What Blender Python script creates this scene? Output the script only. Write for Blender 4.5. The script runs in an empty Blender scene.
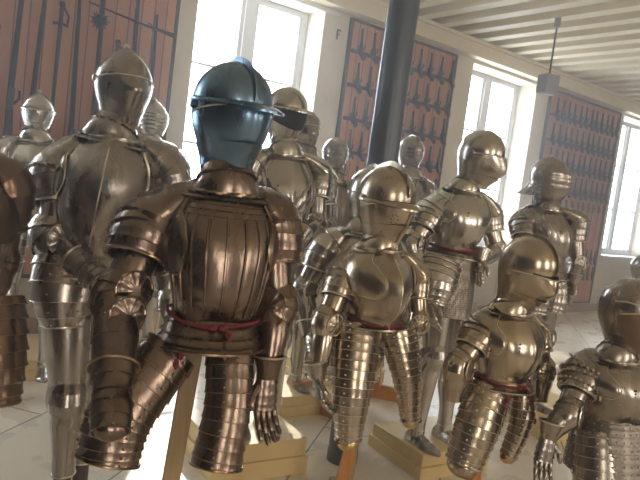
import bpy, math, random
from math import sin, cos, pi, radians, sqrt
from mathutils import Vector, Matrix, noise
random.seed(4)
V = Vector
SC = bpy.context.scene
COL = SC.collection

# ------------------------------------------------------------------ camera
PIT, ROL, FPX = radians(4.9), radians(7.4), 622.0
CAM = V((0, 0, 1.6))
FW = V((0, cos(PIT), -sin(PIT)))
_R0 = V((1, 0, 0)); _U0 = V((0, sin(PIT), cos(PIT)))
RT = _R0 * cos(ROL) + _U0 * sin(ROL)
UP = _U0 * cos(ROL) - _R0 * sin(ROL)
cd = bpy.data.cameras.new('camera'); cd.lens = FPX / 640 * 36; cd.sensor_width = 36; cd.clip_start = .05
co = bpy.data.objects.new('camera', cd); COL.objects.link(co)
M = Matrix((RT, UP, -FW)).transposed().to_4x4(); M.translation = CAM
co.matrix_world = M
SC.camera = co
def at(px, py, d):            # point seen at a pixel of the 640x480 frame, at a depth in metres
    return CAM + (FW + RT * ((px - 320) / FPX) - UP * ((py - 240) / FPX)) * d

# ------------------------------------------------------------------ light
SC.view_settings.view_transform = 'Standard'; SC.view_settings.look = 'None'
SC.view_settings.gamma = 1; SC.view_settings.use_curve_mapping = False
SC.view_settings.exposure = 0.6
TH = radians(52)
UW = V((sin(TH), cos(TH), 0)); NW = V((-cos(TH), sin(TH), 0)); DW = 5.7
def W(s, z, d=DW): return UW * s + NW * d + V((0, 0, z))      # s along the window wall, d away from the camera towards it
w = bpy.data.worlds.new('world'); SC.world = w; w.use_nodes = True
bg = w.node_tree.nodes['Background']
bg.inputs[0].default_value = (.80, .90, 1, 1); bg.inputs[1].default_value = 9.5
def light(name, kind, loc, energy, color, aim=None, **k):
    l = bpy.data.lights.new(name, kind); l.energy = energy; l.color = color
    for a, b in k.items(): setattr(l, a, b)
    o = bpy.data.objects.new(name, l); COL.objects.link(o); o.location = loc
    if aim is not None: o.rotation_euler = (aim).to_track_quat('-Z', 'Y').to_euler()
    return o
sun_dir = (-NW * cos(radians(38)) - UW * .42 - V((0, 0, sin(radians(38))))).normalized()
light('sun', 'SUN', (0, 0, 12), 2.6, (1, .93, .82), sun_dir, angle=radians(.8))
WINS = [(2.62, 4.12), (6.68, 8.18), (10.85, 12.6), (-1.6, -.1)]
for i, (a, b) in enumerate(WINS):
    l = light('window_sky', 'AREA', W((a + b) / 2, 2.2, 6.35), 60, (.86, .93, 1), -NW, shape='RECTANGLE', size=b - a + .1, size_y=2.5)
    l.data.cycles.is_portal = True
BACK = -4.4
for s in (-1.2, 2.9, 7.0, 11.1):     # warm fill lights added behind the camera to put highlights on the metal
    light('back_fill', 'AREA', W(s, 2.2, BACK + .1), 62, (1, .87, .72), NW, shape='RECTANGLE', size=1.3, size_y=2.2)

# ------------------------------------------------------------------ materials
def mat(name, col, rough=.5, metal=0.0, var=None, vscale=4, bump=0.0, bscale=30, rvar=0.0, stretch=(1, 1, 1), spec=None, detail=4):
    m = bpy.data.materials.new(name); m.use_nodes = True
    nt = m.node_tree; b = nt.nodes['Principled BSDF']; L = nt.links.new
    b.inputs['Base Color'].default_value = (*col, 1); b.inputs['Roughness'].default_value = rough; b.inputs['Metallic'].default_value = metal
    if spec is not None: b.inputs['Specular IOR Level'].default_value = spec
    tc = nt.nodes.new('ShaderNodeTexCoord'); mp = nt.nodes.new('ShaderNodeMapping'); mp.inputs['Scale'].default_value = stretch
    L(tc.outputs['Object'], mp.inputs[0])
    def nz(sc):
        n = nt.nodes.new('ShaderNodeTexNoise'); n.inputs['Scale'].default_value = sc; n.inputs['Detail'].default_value = detail
        L(mp.outputs[0], n.inputs['Vector']); return n
    if var:
        n = nz(vscale); r = nt.nodes.new('ShaderNodeValToRGB')
        r.color_ramp.elements[0].position = .25; r.color_ramp.elements[1].position = .78
        r.color_ramp.elements[0].color = (*var, 1); r.color_ramp.elements[1].color = (*col, 1)
        L(n.outputs['Fac'], r.inputs[0]); L(r.outputs[0], b.inputs['Base Color'])
    if rvar:
        n = nz(vscale * 2.3); mr = nt.nodes.new('ShaderNodeMapRange')
        mr.inputs['From Min'].default_value = .3; mr.inputs['From Max'].default_value = .7
        mr.inputs['To Min'].default_value = max(.02, rough - rvar); mr.inputs['To Max'].default_value = rough + rvar
        L(n.outputs['Fac'], mr.inputs['Value']); L(mr.outputs[0], b.inputs['Roughness'])
    if bump:
        n = nz(bscale); bp = nt.nodes.new('ShaderNodeBump'); bp.inputs['Strength'].default_value = bump; bp.inputs['Distance'].default_value = .01
        L(n.outputs['Fac'], bp.inputs['Height']); L(bp.outputs[0], b.inputs['Normal'])
    return m
def steel(name, col, var, rough=.27, rvar=.09, bump=.05):
    v2 = tuple(c * .45 + v * .55 for c, v in zip(col, var)); return mat(name, col, rough, 1.0, v2, 5, bump, 14, rvar * .6, (1.6, 1.6, .5), None, 6)
ST = {
    'bright': steel('polished steel', (.60, .57, .53), (.42, .39, .35), .24, .07),
    'gold':   steel('warm steel', (.53, .455, .36), (.34, .28, .21), .25, .08),
    'grey':   steel('grey steel', (.42, .385, .35), (.26, .235, .21), .27, .08),
    'brown':  steel('brown etched steel', (.27, .205, .165), (.13, .10, .08), .27, .09, .25),
    'flare_tinted':  steel('blued steel', (.20, .31, .45), (.12, .20, .31), .28, .06),  # blue of the lens flare put into the helmet's steel colour
    'russet': steel('russet steel', (.25, .165, .115), (.12, .08, .055), .30, .08, .3),
}
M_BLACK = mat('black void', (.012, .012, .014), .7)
M_EDGE = steel('worn bright edge', (.78, .72, .60), (.55, .48, .38), .3, .05)
M_BEDGE = steel('dark bronze edge', (.42, .31, .20), (.28, .20, .13), .3)
M_SCALE = mat('dull riveted scale', (.27, .245, .215), .42, 1.0, (.20, .18, .155), 7, .15, 30)
M_BRASS = steel('brass', (.75, .55, .25), (.5, .36, .16), .3, .06)
M_RED = mat('red velvet', (.26, .015, .035), .8, var=(.11, .008, .018), vscale=40, bump=.3)
M_LEATH = mat('dark leather', (.05, .03, .025), .55, bump=.2)
M_POST = mat('oiled oak', (.50, .36, .20), .45, var=(.36, .25, .13), vscale=6, bump=.1, stretch=(14, 14, 1))
M_POSTO = mat('orange pine', (.62, .27, .07), .42, var=(.42, .17, .04), vscale=6, bump=.1, stretch=(14, 14, 1))
M_PLINTH = mat('cream painted plinth', (.82, .64, .33), .42, var=(.76, .58, .29), vscale=3)
M_PLASTER = mat('limewashed stone', (.74, .66, .53), .8, var=(.62, .55, .43), vscale=3, bump=.25, bscale=9)
M_CREAM = mat('cream paint', (.74, .66, .48), .6, var=(.76, .67, .5), vscale=2)
M_FRAME = mat('white window paint', (.66, .66, .66), .5)
M_IRON = mat('painted iron', (.085, .10, .125), .34, .35, bump=.05, bscale=40)
M_DARK = mat('dark gunmetal', (.035, .042, .055), .38, .6)
M_STOCK = mat('dark walnut stock', (.045, .028, .022), .45)
M_DADO = mat('tan dado stone', (.46, .33, .2), .7, var=(.38, .27, .17), vscale=3)
M_BOXG = mat('grey painted metal', (.30, .32, .34), .5)
def planks(name, c1, c2, gap, width, rough=.5, ax=0):
    m = mat(name, c1, rough); nt = m.node_tree; b = nt.nodes['Principled BSDF']; L = nt.links.new
    tc = nt.nodes.new('ShaderNodeTexCoord'); sp = nt.nodes.new('ShaderNodeSeparateXYZ'); L(tc.outputs['Object'], sp.inputs[0])
    dv = nt.nodes.new('ShaderNodeMath'); dv.operation = 'DIVIDE'; dv.inputs[1].default_value = width; L(sp.outputs[ax], dv.inputs[0])
    fl = nt.nodes.new('ShaderNodeMath'); fl.operation = 'FLOOR'; L(dv.outputs[0], fl.inputs[0])
    fr = nt.nodes.new('ShaderNodeMath'); fr.operation = 'FRACT'; L(dv.outputs[0], fr.inputs[0])
    wn = nt.nodes.new('ShaderNodeTexWhiteNoise'); wn.noise_dimensions = '1D'; L(fl.outputs[0], wn.inputs['W'])
    mx = nt.nodes.new('ShaderNodeMix'); mx.data_type = 'RGBA'; mx.inputs[6].default_value = (*c1, 1); mx.inputs[7].default_value = (*c2, 1)
    L(wn.outputs['Value'], mx.inputs[0])
    gt = nt.nodes.new('ShaderNodeMath'); gt.operation = 'LESS_THAN'; gt.inputs[1].default_value = .10; L(fr.outputs[0], gt.inputs[0])
    m2 = nt.nodes.new('ShaderNodeMix'); m2.data_type = 'RGBA'; m2.inputs[7].default_value = (*gap, 1)
    L(gt.outputs[0], m2.inputs[0]); L(mx.outputs[2], m2.inputs[6]); L(m2.outputs[2], b.inputs['Base Color'])
    return m
M_PANEL = planks('red stained boards', (.60, .285, .15), (.47, .20, .11), (.20, .08, .05), .115)
M_CLAD = planks('dark brown wall boards', (.10, .065, .045), (.07, .045, .03), (.02, .015, .01), .3)
def floor_mat():
    m = mat('worn stone floor', (.42, .41, .38), .3, var=(.34, .33, .31), vscale=1.6, rvar=.06)
    nt = m.node_tree; b = nt.nodes['Principled BSDF']; L = nt.links.new
    tc = nt.nodes.new('ShaderNodeTexCoord'); br = nt.nodes.new('ShaderNodeTexBrick')
    mp = nt.nodes.new('ShaderNodeMapping'); mp.inputs['Rotation'].default_value = (0, 0, -radians(38))
    L(tc.outputs['Object'], mp.inputs[0]); L(mp.outputs[0], br.inputs['Vector'])
    br.inputs['Scale'].default_value = 1; br.inputs['Mortar Size'].default_value = .006
    br.inputs['Brick Width'].default_value = 1.6; br.inputs['Row Height'].default_value = .8
    br.inputs['Color1'].default_value = (.84, .75, .60, 1); br.inputs['Color2'].default_value = (.78, .70, .57, 1); br.inputs['Mortar'].default_value = (.27, .25, .22, 1)
    L(br.outputs[0], b.inputs['Base Color'])
    b.inputs['Roughness'].default_value = .3
    return m
M_FLOOR = floor_mat()
def glass_mat():
    m = bpy.data.materials.new('thin window glass'); m.use_nodes = True; nt = m.node_tree; nt.nodes.clear()
    o = nt.nodes.new('ShaderNodeOutputMaterial'); t = nt.nodes.new('ShaderNodeBsdfTransparent'); g = nt.nodes.new('ShaderNodeBsdfGlossy')
    g.inputs['Roughness'].default_value = .02; mx = nt.nodes.new('ShaderNodeMixShader'); mx.inputs[0].default_value = .05
    nt.links.new(t.outputs[0], mx.inputs[1]); nt.links.new(g.outputs[0], mx.inputs[2]); nt.links.new(mx.outputs[0], o.inputs[0]); return m
M_GLASS = glass_mat()
def mail_mat():
    m = mat('riveted mail', (.36, .33, .29), .38, .9)
    nt = m.node_tree; b = nt.nodes['Principled BSDF']; L = nt.links.new
    tc = nt.nodes.new('ShaderNodeTexCoord'); v = nt.nodes.new('ShaderNodeTexVoronoi'); v.inputs['Scale'].default_value = 85; v.inputs['Randomness'].default_value = .35
    L(tc.outputs['Object'], v.inputs['Vector'])
    r = nt.nodes.new('ShaderNodeValToRGB'); r.color_ramp.elements[0].color = (.04, .035, .03, 1); r.color_ramp.elements[1].color = (.36, .32, .27, 1)
    r.color_ramp.elements[0].position = .1; r.color_ramp.elements[1].position = .55
    L(v.outputs['Distance'], r.inputs[0]); L(r.outputs[0], b.inputs['Base Color'])
    bp = nt.nodes.new('ShaderNodeBump'); bp.inputs['Strength'].default_value = .8; bp.inputs['Distance'].default_value = .004
    L(v.outputs['Distance'], bp.inputs['Height']); L(bp.outputs[0], b.inputs['Normal']); return m
M_MAIL = mail_mat()

# ------------------------------------------------------------------ mesh toolkit
class MB:
    def __init__(s): s.v = []; s.f = []
    def add(s, vs, fs):
        o = len(s.v); s.v += [tuple(p) for p in vs]; s.f += [tuple(i + o for i in f) for f in fs]; return s
    def loft(s, rings, closed=True, c0=False, c1=False):
        n = len(rings[0]); vs = [p for r in rings for p in r]; fs = []
        for i in range(len(rings) - 1):
            for j in range(n if closed else n - 1):
                k = (j + 1) % n
                fs.append((i * n + j, i * n + k, (i + 1) * n + k, (i + 1) * n + j))
        if c0: fs.append(tuple(range(n))[::-1])
        if c1: fs.append(tuple(range((len(rings) - 1) * n, len(rings) * n)))
        return s.add(vs, fs)
    def box(s, c, x, y, z, hx, hy, hz):
        c = V(c); vs = [c + x * (a * hx) + y * (b * hy) + z * (d * hz) for a in (-1, 1) for b in (-1, 1) for d in (-1, 1)]
        return s.add(vs, [(0, 1, 3, 2), (4, 6, 7, 5), (0, 4, 5, 1), (2, 3, 7, 6), (0, 2, 6, 4), (1, 5, 7, 3)])
    def ball(s, c, r, n=8, sc=(1, 1, 1)):
        c = V(c); m = max(4, n // 2 + 1)
        rings = []
        for i in range(m + 1):
            a = pi * i / m; rr = max(sin(a), .02)
            rings.append([c + V((r * sc[0] * rr * cos(2 * pi * j / n), r * sc[1] * rr * sin(2 * pi * j / n), r * sc[2] * cos(a))) for j in range(n)])
        return s.loft(rings, True, True, True)
    def bar(s, pts, r, n=8, tw=0, cap=True):
        pts = [V(p) for p in pts]; rings = []; ref = None
        for i, p in enumerate(pts):
            t = (pts[min(i + 1, len(pts) - 1)] - pts[max(i - 1, 0)]).normalized()
            if ref is None:
                ref = V((0, 0, 1)) if abs(t.z) < .9 else V((0, 1, 0))
            a = t.cross(ref).normalized(); b = a.cross(t).normalized(); ref = b
            rr = r[i] if isinstance(r, (list, tuple)) else r
            rings.append([p + a * (cos(2 * pi * j / n) * rr * (1 + tw * sin(3 * 2 * pi * j / n + i * .9))) + b * (sin(2 * pi * j / n) * rr * (1 + tw * sin(3 * 2 * pi * j / n + i * .9))) for j in range(n)])
        return s.loft(rings, True, cap, cap)
    def build(s, name, m, parent=None, ang=35):
        me = bpy.data.meshes.new(name); me.from_pydata(s.v, [], s.f); me.materials.append(m)
        import bmesh
        b = bmesh.new(); b.from_mesh(me); bmesh.ops.recalc_face_normals(b, faces=b.faces); b.to_mesh(me); b.free()
        me.polygons.foreach_set('use_smooth', [True] * len(me.polygons)); me.set_sharp_from_angle(angle=radians(ang))
        o = bpy.data.objects.new(name, me); COL.objects.link(o)
        if parent is not None: o.parent = parent
        return o
def tag(o, label=None, cat=None, group=None, kind=None):
    if label: o['label'] = label
    if cat: o['category'] = cat
    if group: o['group'] = group
    if kind: o['kind'] = kind
    return o
def empty(name, loc, rz=0):
    o = bpy.data.objects.new(name, None); COL.objects.link(o); o.location = loc; o.rotation_euler = (0, 0, rz); o.empty_display_size = .1; return o
def cr(tab, t):     # catmull-rom through equally spaced rows of tuples, t in 0..1
    n = len(tab) - 1; x = min(max(t, 0), 1) * n; i = min(int(x), n - 1); u = x - i
    a, b, c, d = tab[max(i - 1, 0)], tab[i], tab[i + 1], tab[min(i + 2, n)]
    if hasattr(a, 'lerp'):
        return .5 * (2 * b + (c - a) * u + (2 * a - 5 * b + 4 * c - d) * u * u + (3 * b - a - 3 * c + d) * u ** 3)
    return tuple(.5 * (2 * q + (r - p) * u + (2 * p - 5 * q + 4 * r - w_) * u * u + (3 * q - p - 3 * r + w_) * u ** 3) for p, q, r, w_ in zip(a, b, c, d))
def lut(rows, z):   # rows sorted by first entry, smooth interpolation
    if z <= rows[0][0]: return rows[0][1:]
    for i in range(len(rows) - 1):
        if z <= rows[i + 1][0]:
            u = (z - rows[i][0]) / (rows[i + 1][0] - rows[i][0])
            a, b = rows[i], rows[i + 1]
            p0 = rows[max(i - 1, 0)]; p3 = rows[min(i + 2, len(rows) - 1)]
            out = []
            for k in range(1, len(a)):
                m0 = (b[k] - p0[k]) / max(1e-6, b[0] - p0[0]); m1 = (p3[k] - a[k]) / max(1e-6, p3[0] - a[0]); h = b[0] - a[0]
                out.append((2 * u ** 3 - 3 * u * u + 1) * a[k] + (u ** 3 - 2 * u * u + u) * h * m0 + (-2 * u ** 3 + 3 * u * u) * b[k] + (u ** 3 - u * u) * h * m1)
            return tuple(out)
    return rows[-1][1:]

def plate(mb, pts, rad, lames=1, per=5, step=.06, n=22, ref=V((0, 1, 0)), flute=0, nf=0, lip=True, ribs=None, a0=None, a1=None, wob=0):
    """hollow plated limb: elliptical sections along a path, overlapping lames, turned-in lip at the open end"""
    pts = [V(p) for p in pts]; rings = []; ref = ref.copy()
    def sec(t, k):
        c = cr(pts, t); tg = (cr(pts, min(t + .02, 1)) - cr(pts, max(t - .02, 0))).normalized()
        a = tg.cross(ref)
        if a.length < .2: a = tg.cross(V((1, 0, .2)))
        a.normalize(); b = a.cross(tg).normalized()
        rx, ry = cr(rad, t); full = a0 is None
        out = []
        for j in range(n + (0 if full else 1)):
            th = 2 * pi * j / n if full else a0 + (a1 - a0) * j / n
            f = k
            if nf: f *= 1 + flute * abs(cos(nf * th / 2)) ** .7
            out.append(c + a * (cos(th) * rx * f) + b * (-sin(th) * ry * f) + tg * (wob * cos(th * 2)))
        return out
    for i in range(lames):
        for q in range(per + 1):
            fr = q / per; t = (i + fr) / lames
            k = 1 + step * (fr - .5) + (step * .55 if q == per else 0)
            rings.append(sec(t, k))
    if lip and a0 is None:
        rings.append(sec(1, .93)); rings.append(sec(1 - .12, .90)); rings.append([cr(pts, .86)] * len(rings[0]))
        first = sec(0, .93); rings = [[cr(pts, .1)] * len(first), sec(.1, .9), first] + rings
        mb.loft(rings, True)
    else:
        inner = [[p + (cr(pts, i / (len(rings) - 1)) - p) * .05 for p in r] for i, r in enumerate(rings)]
        if a0 is None: mb.loft(rings + inner[::-1], True)
        else: mb.loft([r + q[::-1] for r, q in zip(rings, inner)], True, True, True)
    return mb
def rim(mb, pts, rad, t, k=1.06, r=.005, tw=0, n=36, ref=V((0, 1, 0))):
    pts = [V(p) for p in pts]; c = cr(pts, t); tg = (cr(pts, min(t + .02, 1)) - cr(pts, max(t - .02, 0))).normalized()
    a = tg.cross(ref).normalized(); b = a.cross(tg).normalized(); rx, ry = cr(rad, t)
    mb.bar([c + a * cos(2 * pi * j / n) * rx * k - b * sin(2 * pi * j / n) * ry * k for j in range(n + 1)], r, 6, tw, False)
def rivets(mb, pts, rad, ts, ths, r=.004, k=1.03, ref=V((0, 1, 0))):
    pts = [V(p) for p in pts]
    for t in ts:
        c = cr(pts, t); tg = (cr(pts, min(t + .02, 1)) - cr(pts, max(t - .02, 0))).normalized()
        a = tg.cross(ref).normalized(); b = a.cross(tg).normalized(); rx, ry = cr(rad, t)
        for th in ths:
            mb.ball(c + a * cos(th) * rx * k - b * sin(th) * ry * k, r, 6)
def fan(mb, c, nrm, up, R, ribs=7, heart=True, cup=.25):
    """fluted fan-shaped elbow or knee wing, a real cupped plate with a rolled edge"""
    nrm = nrm.normalized(); up = (up - nrm * up.dot(nrm)).normalized(); sd = up.cross(nrm)
    nr, na = 6, 48; top = []
    for i in range(nr + 1):
        ring = []
        for j in range(na):
            th = 2 * pi * j / na
            rr = R * (.08 + .92 * i / nr)
            if heart: rr *= 1 - .38 * math.exp(-((th - pi) if False else min(th, 2 * pi - th)) ** 2 / .12) * (i / nr)
            h = cup * R * (1 - (i / nr) ** 2) + .035 * R * cos(ribs * 2 * th) * (i / nr) + (.05 * R if i == nr else 0)
            ring.append(c + sd * (cos(th) * rr) + up * (sin(th) * rr) + nrm * h)
        top.append(ring)
    bot = [[p - nrm * .004 for p in r] for r in top]
    mb.loft(top + bot[::-1], True, True, True)
    return top[-1]

# ------------------------------------------------------------------ armour
def torso_rows(k):
    # t, half width, front, back
    return [(-.02, .150, .118, .10), (.06, .146, .118, .10), (.2, .160, .150, .115), (.4, .178, .172, .135), (.56, .188, .168, .145), (.70, .178, .146, .142),
            (.82, .148, .116, .125), (.92, .112, .090, .105), (1.0, .086, .075, .088)]
def torso(mb, o, ax, lt, s, front, keel=.02, flutes=0, bell=0, kx=1.0):
    rows = torso_rows(0); rings = []; N = 44
    for i in range(27):
        t = -.02 + 1.02 * i / 26; w_, f_, b_ = lut(rows, t); w_ *= s * kx; f_ *= s; b_ *= s
        f_ += bell * math.exp(-((t - .18) / .16) ** 2) * s
        ring = []
        for j in range(N + 1):
            u = -1 + 2 * j / N; th = u * pi / 2 * 1.04
            e = .86
            x = w_ * (abs(sin(th)) ** e) * (1 if th > 0 else -1)
            c = cos(th)
            if front:
                y = -f_ * (max(c, 0) ** .8 if c > 0 else -(-c)) - keel * s * (math.exp(-(th / .16) ** 2) if keel < .025 else 1.2 * max(0, 1 - abs(th) / .80) ** 1.5) * max(0, min(1, 1.5 - abs(t - .42) * 2.2))
                if False: y -= .006 * s * (abs(sin(th * flutes)) ** .5) * max(0, min(1, (t - .05) * 8)) * max(0, min(1, (.8 - t) * 12)) * (1 if abs(th) < .95 else 0)
                if flutes and .80 < t < .90: y -= .005 * s * abs(sin((t - .80) * 60))
            else:
                y = b_ * (max(c, 0) ** .85 if c > 0 else -(-c)) - .012 * s * math.exp(-(th / .15) ** 2)
            ring.append(o + V((x, y, 0)) + ax * (t * lt))
        rings.append(ring)
    inner = [[p + (o + ax * (p - o).dot(ax) - p) * .045 for p in r] for r in rings]
    mb.loft([r + q[::-1] for r, q in zip(rings, inner)], True, True, True)
    return rings

HK = {  # z, half width, front, back  (unit height 1 = .30 m)
    'skull': [(0, .072, .075, .075), (.08, .074, .078, .085), (.2, .086, .092, .10), (.36, .102, .105, .122), (.52, .110, .116, .132), (.66, .109, .115, .130), (.8, .095, .100, .112), (.9, .070, .074, .082), (.96, .043, .045, .05), (1.0, .004, .004, .004)],
    'pointed': [(0, .070, .075, .075), (.08, .072, .078, .085), (.2, .084, .092, .10), (.36, .100, .105, .12), (.5, .107, .114, .13), (.62, .105, .112, .125), (.75, .088, .096, .105), (.86, .062, .07, .075), (.94, .034, .036, .04), (1.0, .004, .004, .004)],
}
VIS = {  # visor front extents: z, front, width factor
    'beak':  [(.02, .086, 1), (.14, .112, 1), (.30, .144, 1), (.42, .164, 1), (.52, .152, 1), (.60, .134, 1), (.66, .122, 1)],
    'snout': [(.02, .084, 1), (.14, .098, 1), (.26, .128, 1), (.38, .150, 1), (.50, .144, 1), (.60, .131, 1), (.68, .120, 1)],
    'flat':  [(.02, .082, 1), (.14, .105, 1), (.30, .125, 1), (.45, .136, 1), (.56, .136, 1), (.64, .130, 1), (.68, .124, 1)],
}
def helmet(root, p, az, up, size, kind, steel_, ms=None, comb=0, knob=False, open_=False, brim=0, bz=.60, tail=0, ridges=0, vis='beak', vtop=.62, tilt=0, vmat=None, scallop=0, skullmat=None, squash=1, engr=False):
    up = up.normalized(); fw0 = V((sin(az), -cos(az), 0)); sd = up.cross(-fw0).normalized()  # sd: wearer's left = image right
    fw = sd.cross(up).normalized()
    if fw.dot(fw0) < 0: fw = -fw
    R_ = Matrix.Rotation(tilt, 3, sd); up = R_ @ up; fw = R_ @ fw
    if fw.dot(fw0) < 0: fw = -fw
    k = size / .30; rows = HK[kind]
    def P(x, f, z): return p + sd * (x * k * squash) + fw * (f * k) + up * (z * size)
    def surf(th, z, frow=None, off=0):
        w_, f_, b_ = lut(rows, z)
        if frow is not None:
            f_ = lut(frow, z)[0]
        c, s_ = cos(th), sin(th)
        if c > 0:
            x = w_ * s_ * (1 - .12 * c * c) if frow is not None else w_ * s_
            y = f_ * c
            if frow is not None:
                ex = max(0, f_ - w_ * 1.05); y = (f_ - ex) * c + ex * c ** 3.2
        else:
            x = w_ * s_; y = b_ * c
        q = 1 + off
        return P(x * q, y * q, z)
    n = 40
    mb = MB(); rings = []
    for i in range(29):
        z = i / 28; z = 1 - (1 - z) ** 1.25
        rings.append([surf(2 * pi * j / n, z) for j in range(n)])
    mb.loft(rings, True, True, True)
    H = mb.build('helmet', skullmat or steel_, root, 40)
    if comb:
        mb = MB(); L = []; NN = 30
        for i in range(NN + 1):
            a = i / NN; ph = radians(14) + radians(152) * a; lo, hi = .02, .3
            cy_, cz_ = cos(ph), sin(ph)
            for _ in range(24):          # where the ray from the helmet's middle leaves the skull
                md = (lo + hi) / 2; zt = .5 + md * cz_ / .3
                if zt < 1:
                    w_, f_, b_ = lut(rows, zt); ok = abs(md * cy_) < (f_ if cy_ > 0 else b_)
                else: ok = False
                if ok: lo = md
                else: hi = md
            h = comb * sin(pi * a) ** .6 + .003; r_i = lo - .006; r_o = lo + h
            L.append([P(-.006, r_i * cy_, .5 + r_i * cz_ / .3), P(-.003, r_o * cy_, .5 + r_o * cz_ / .3), P(.003, r_o * cy_, .5 + r_o * cz_ / .3), P(.006, r_i * cy_, .5 + r_i * cz_ / .3)])
        mb.loft(L, True, True, True)
        c_ = mb.build('comb', steel_, H)
    if knob:
        mb = MB(); mb.bar([P(0, -.01, .96), P(0, -.01, .99), P(0, -.01, 1.02), P(0, -.01, 1.05)], [.012 * k, .010 * k, .015 * k, .006 * k], 10); mb.build('finial', M_EDGE, H)
    thm = radians(100)
    def patch(z0, z1, frow, off, th_, m=40, mm=16, zmod=None, rip=0):
        R1 = []; R2 = []
        for i in range(mm + 1):
            r1 = []; r2 = []
            for j in range(m + 1):
                th = -th_ + 2 * th_ * j / m; zz0, zz1 = z0, z1
                if zmod: zz0, zz1 = zmod(th, z0, z1)
                z = zz0 + (zz1 - zz0) * i / mm
                o_ = off + (rip * abs(sin(pi * i / mm * ridges)) if rip else 0)
                r1.append(surf(th, z, frow, o_)); r2.append(surf(th, z, frow, o_ - .03))
            R1.append(r1); R2.append(r2)
        b = MB(); b.loft([a + c[::-1] for a, c in zip(R1, R2)], True, True, True); return b, R1
    if open_:
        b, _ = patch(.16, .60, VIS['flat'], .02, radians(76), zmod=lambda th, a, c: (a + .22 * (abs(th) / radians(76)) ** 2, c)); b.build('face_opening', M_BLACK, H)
        b, _ = patch(0, .30, VIS['flat'], .045, radians(105), zmod=lambda th, a, c: (a, c - .10 + .26 * min(1, (abs(th) / radians(105))) ** 1.6)); b.build('cheek_plate', steel_, H)
    elif tail or (vis == 'sallet'):
        b, _ = patch(.08, .72, VIS['flat'], .04, radians(95), mm=30, rip=.035); b.build('visor', steel_, H)
    else:
        fr = VIS[vis]
        zm = lambda th, a, c: (a + .10 * (abs(th) / thm) ** 3, c - .16 * max(0, abs(th) / thm - .35) ** 1.3)
        b, R1 = patch(.16, vtop, fr, .035, thm, zmod=zm, mm=20); vm = b.build('visor', vmat or steel_, H)
        e = MB(); e.bar([q for q in R1[-1]], .0032 * k, 6); e.build('visor_edge', M_EDGE, vm)
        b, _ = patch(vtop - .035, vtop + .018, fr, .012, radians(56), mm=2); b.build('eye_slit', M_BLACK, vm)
        b, _ = patch(.0, .24, [(0, .085), (.1, .100), (.24, .13)], .05, radians(110), zmod=lambda th, a, c: (a, c - .05 * (abs(th) / radians(110)) ** 2)); b.build('bevor', vmat or steel_, H)
        if engr:
            for sgn in (-1, 1):
                for q_ in range(8):
                    a_ = q_ * pi / 4; dot('breath_hole', surf(sgn * radians(30) + .12 * cos(a_), .31 + .06 * sin(a_), fr, .037), .0028 * k, M_BLACK, vm)
        if ridges:
            for q in range(ridges):
                e = MB(); zz = .28 + q * .09
                e.bar([surf(-1.3 + 2.6 * j / 24, zz, fr, .05) for j in range(25)], .004 * k, 6); e.build('visor_ridge', M_EDGE, vm)
        if scallop:
            e = MB(); e.bar([surf(-1.9 + 3.8 * j / 60, vtop + .07 + .02 * abs(sin(j * .32)), None, .02) for j in range(61)], .004 * k, 6); e.build('brow_trim', M_EDGE, H)
    if not tail:
        for sg in (-1, 1):
            c = surf(sg * radians(98), .54, None, .02); dr = sd * sg; pv = MB()
            pv.bar([c - dr * .006, c + dr * .007 * k, c + dr * .010 * k], [.013 * k, .012 * k, .006 * k], 12)
            pv.build('pivot', steel_, H)
    if brim:
        b = MB(); R1 = []; m = 30
        top = []
        for j in range(m + 1):
            th = -radians(100) + radians(200) * j / m; a = surf(th, bz, VIS['flat'], .02)
            c = max(0, cos(th)); out = V((0, 0, 0))
            o_ = a + (fw * (brim * c ** 1.2) + sd * sin(th) * .012) * k - up * (.022 * c * k)
            top.append((a, o_))
        rs = [[a for a, o_ in top], [(a + o_) / 2 + up * .004 for a, o_ in top], [o_ for a, o_ in top], [o_ - up * .006 * k for a, o_ in top], [a - up * .012 * k for a, o_ in top]]
        b.loft([list(r) for r in zip(*rs)], True, True, True); b.build('peak', skullmat or steel_, H)
    if tail:
        b = MB(); rs = []
        for i in range(16):
            u = i / 15; z = .42 - u * .30; k_ = 1 + (.035 * ((i % 4) / 4.))
            rs.append([P(sin(th) * .112 * k_ * (1 - .15 * u) , -(.125 + tail * u ** 1.5) * -cos(th) * 1.0 * k_ , z) for th in [pi / 2 + pi * j / 24 for j in range(25)]])
        inn = [[q + (P(0, 0, .3) - q) * .04 for q in r] for r in rs]
        b.loft([a + c[::-1] for a, c in zip(rs, inn)], True, True, True); b.build('neck_lames', steel_, H)
    # gorget lames around the neck
    return H

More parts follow.
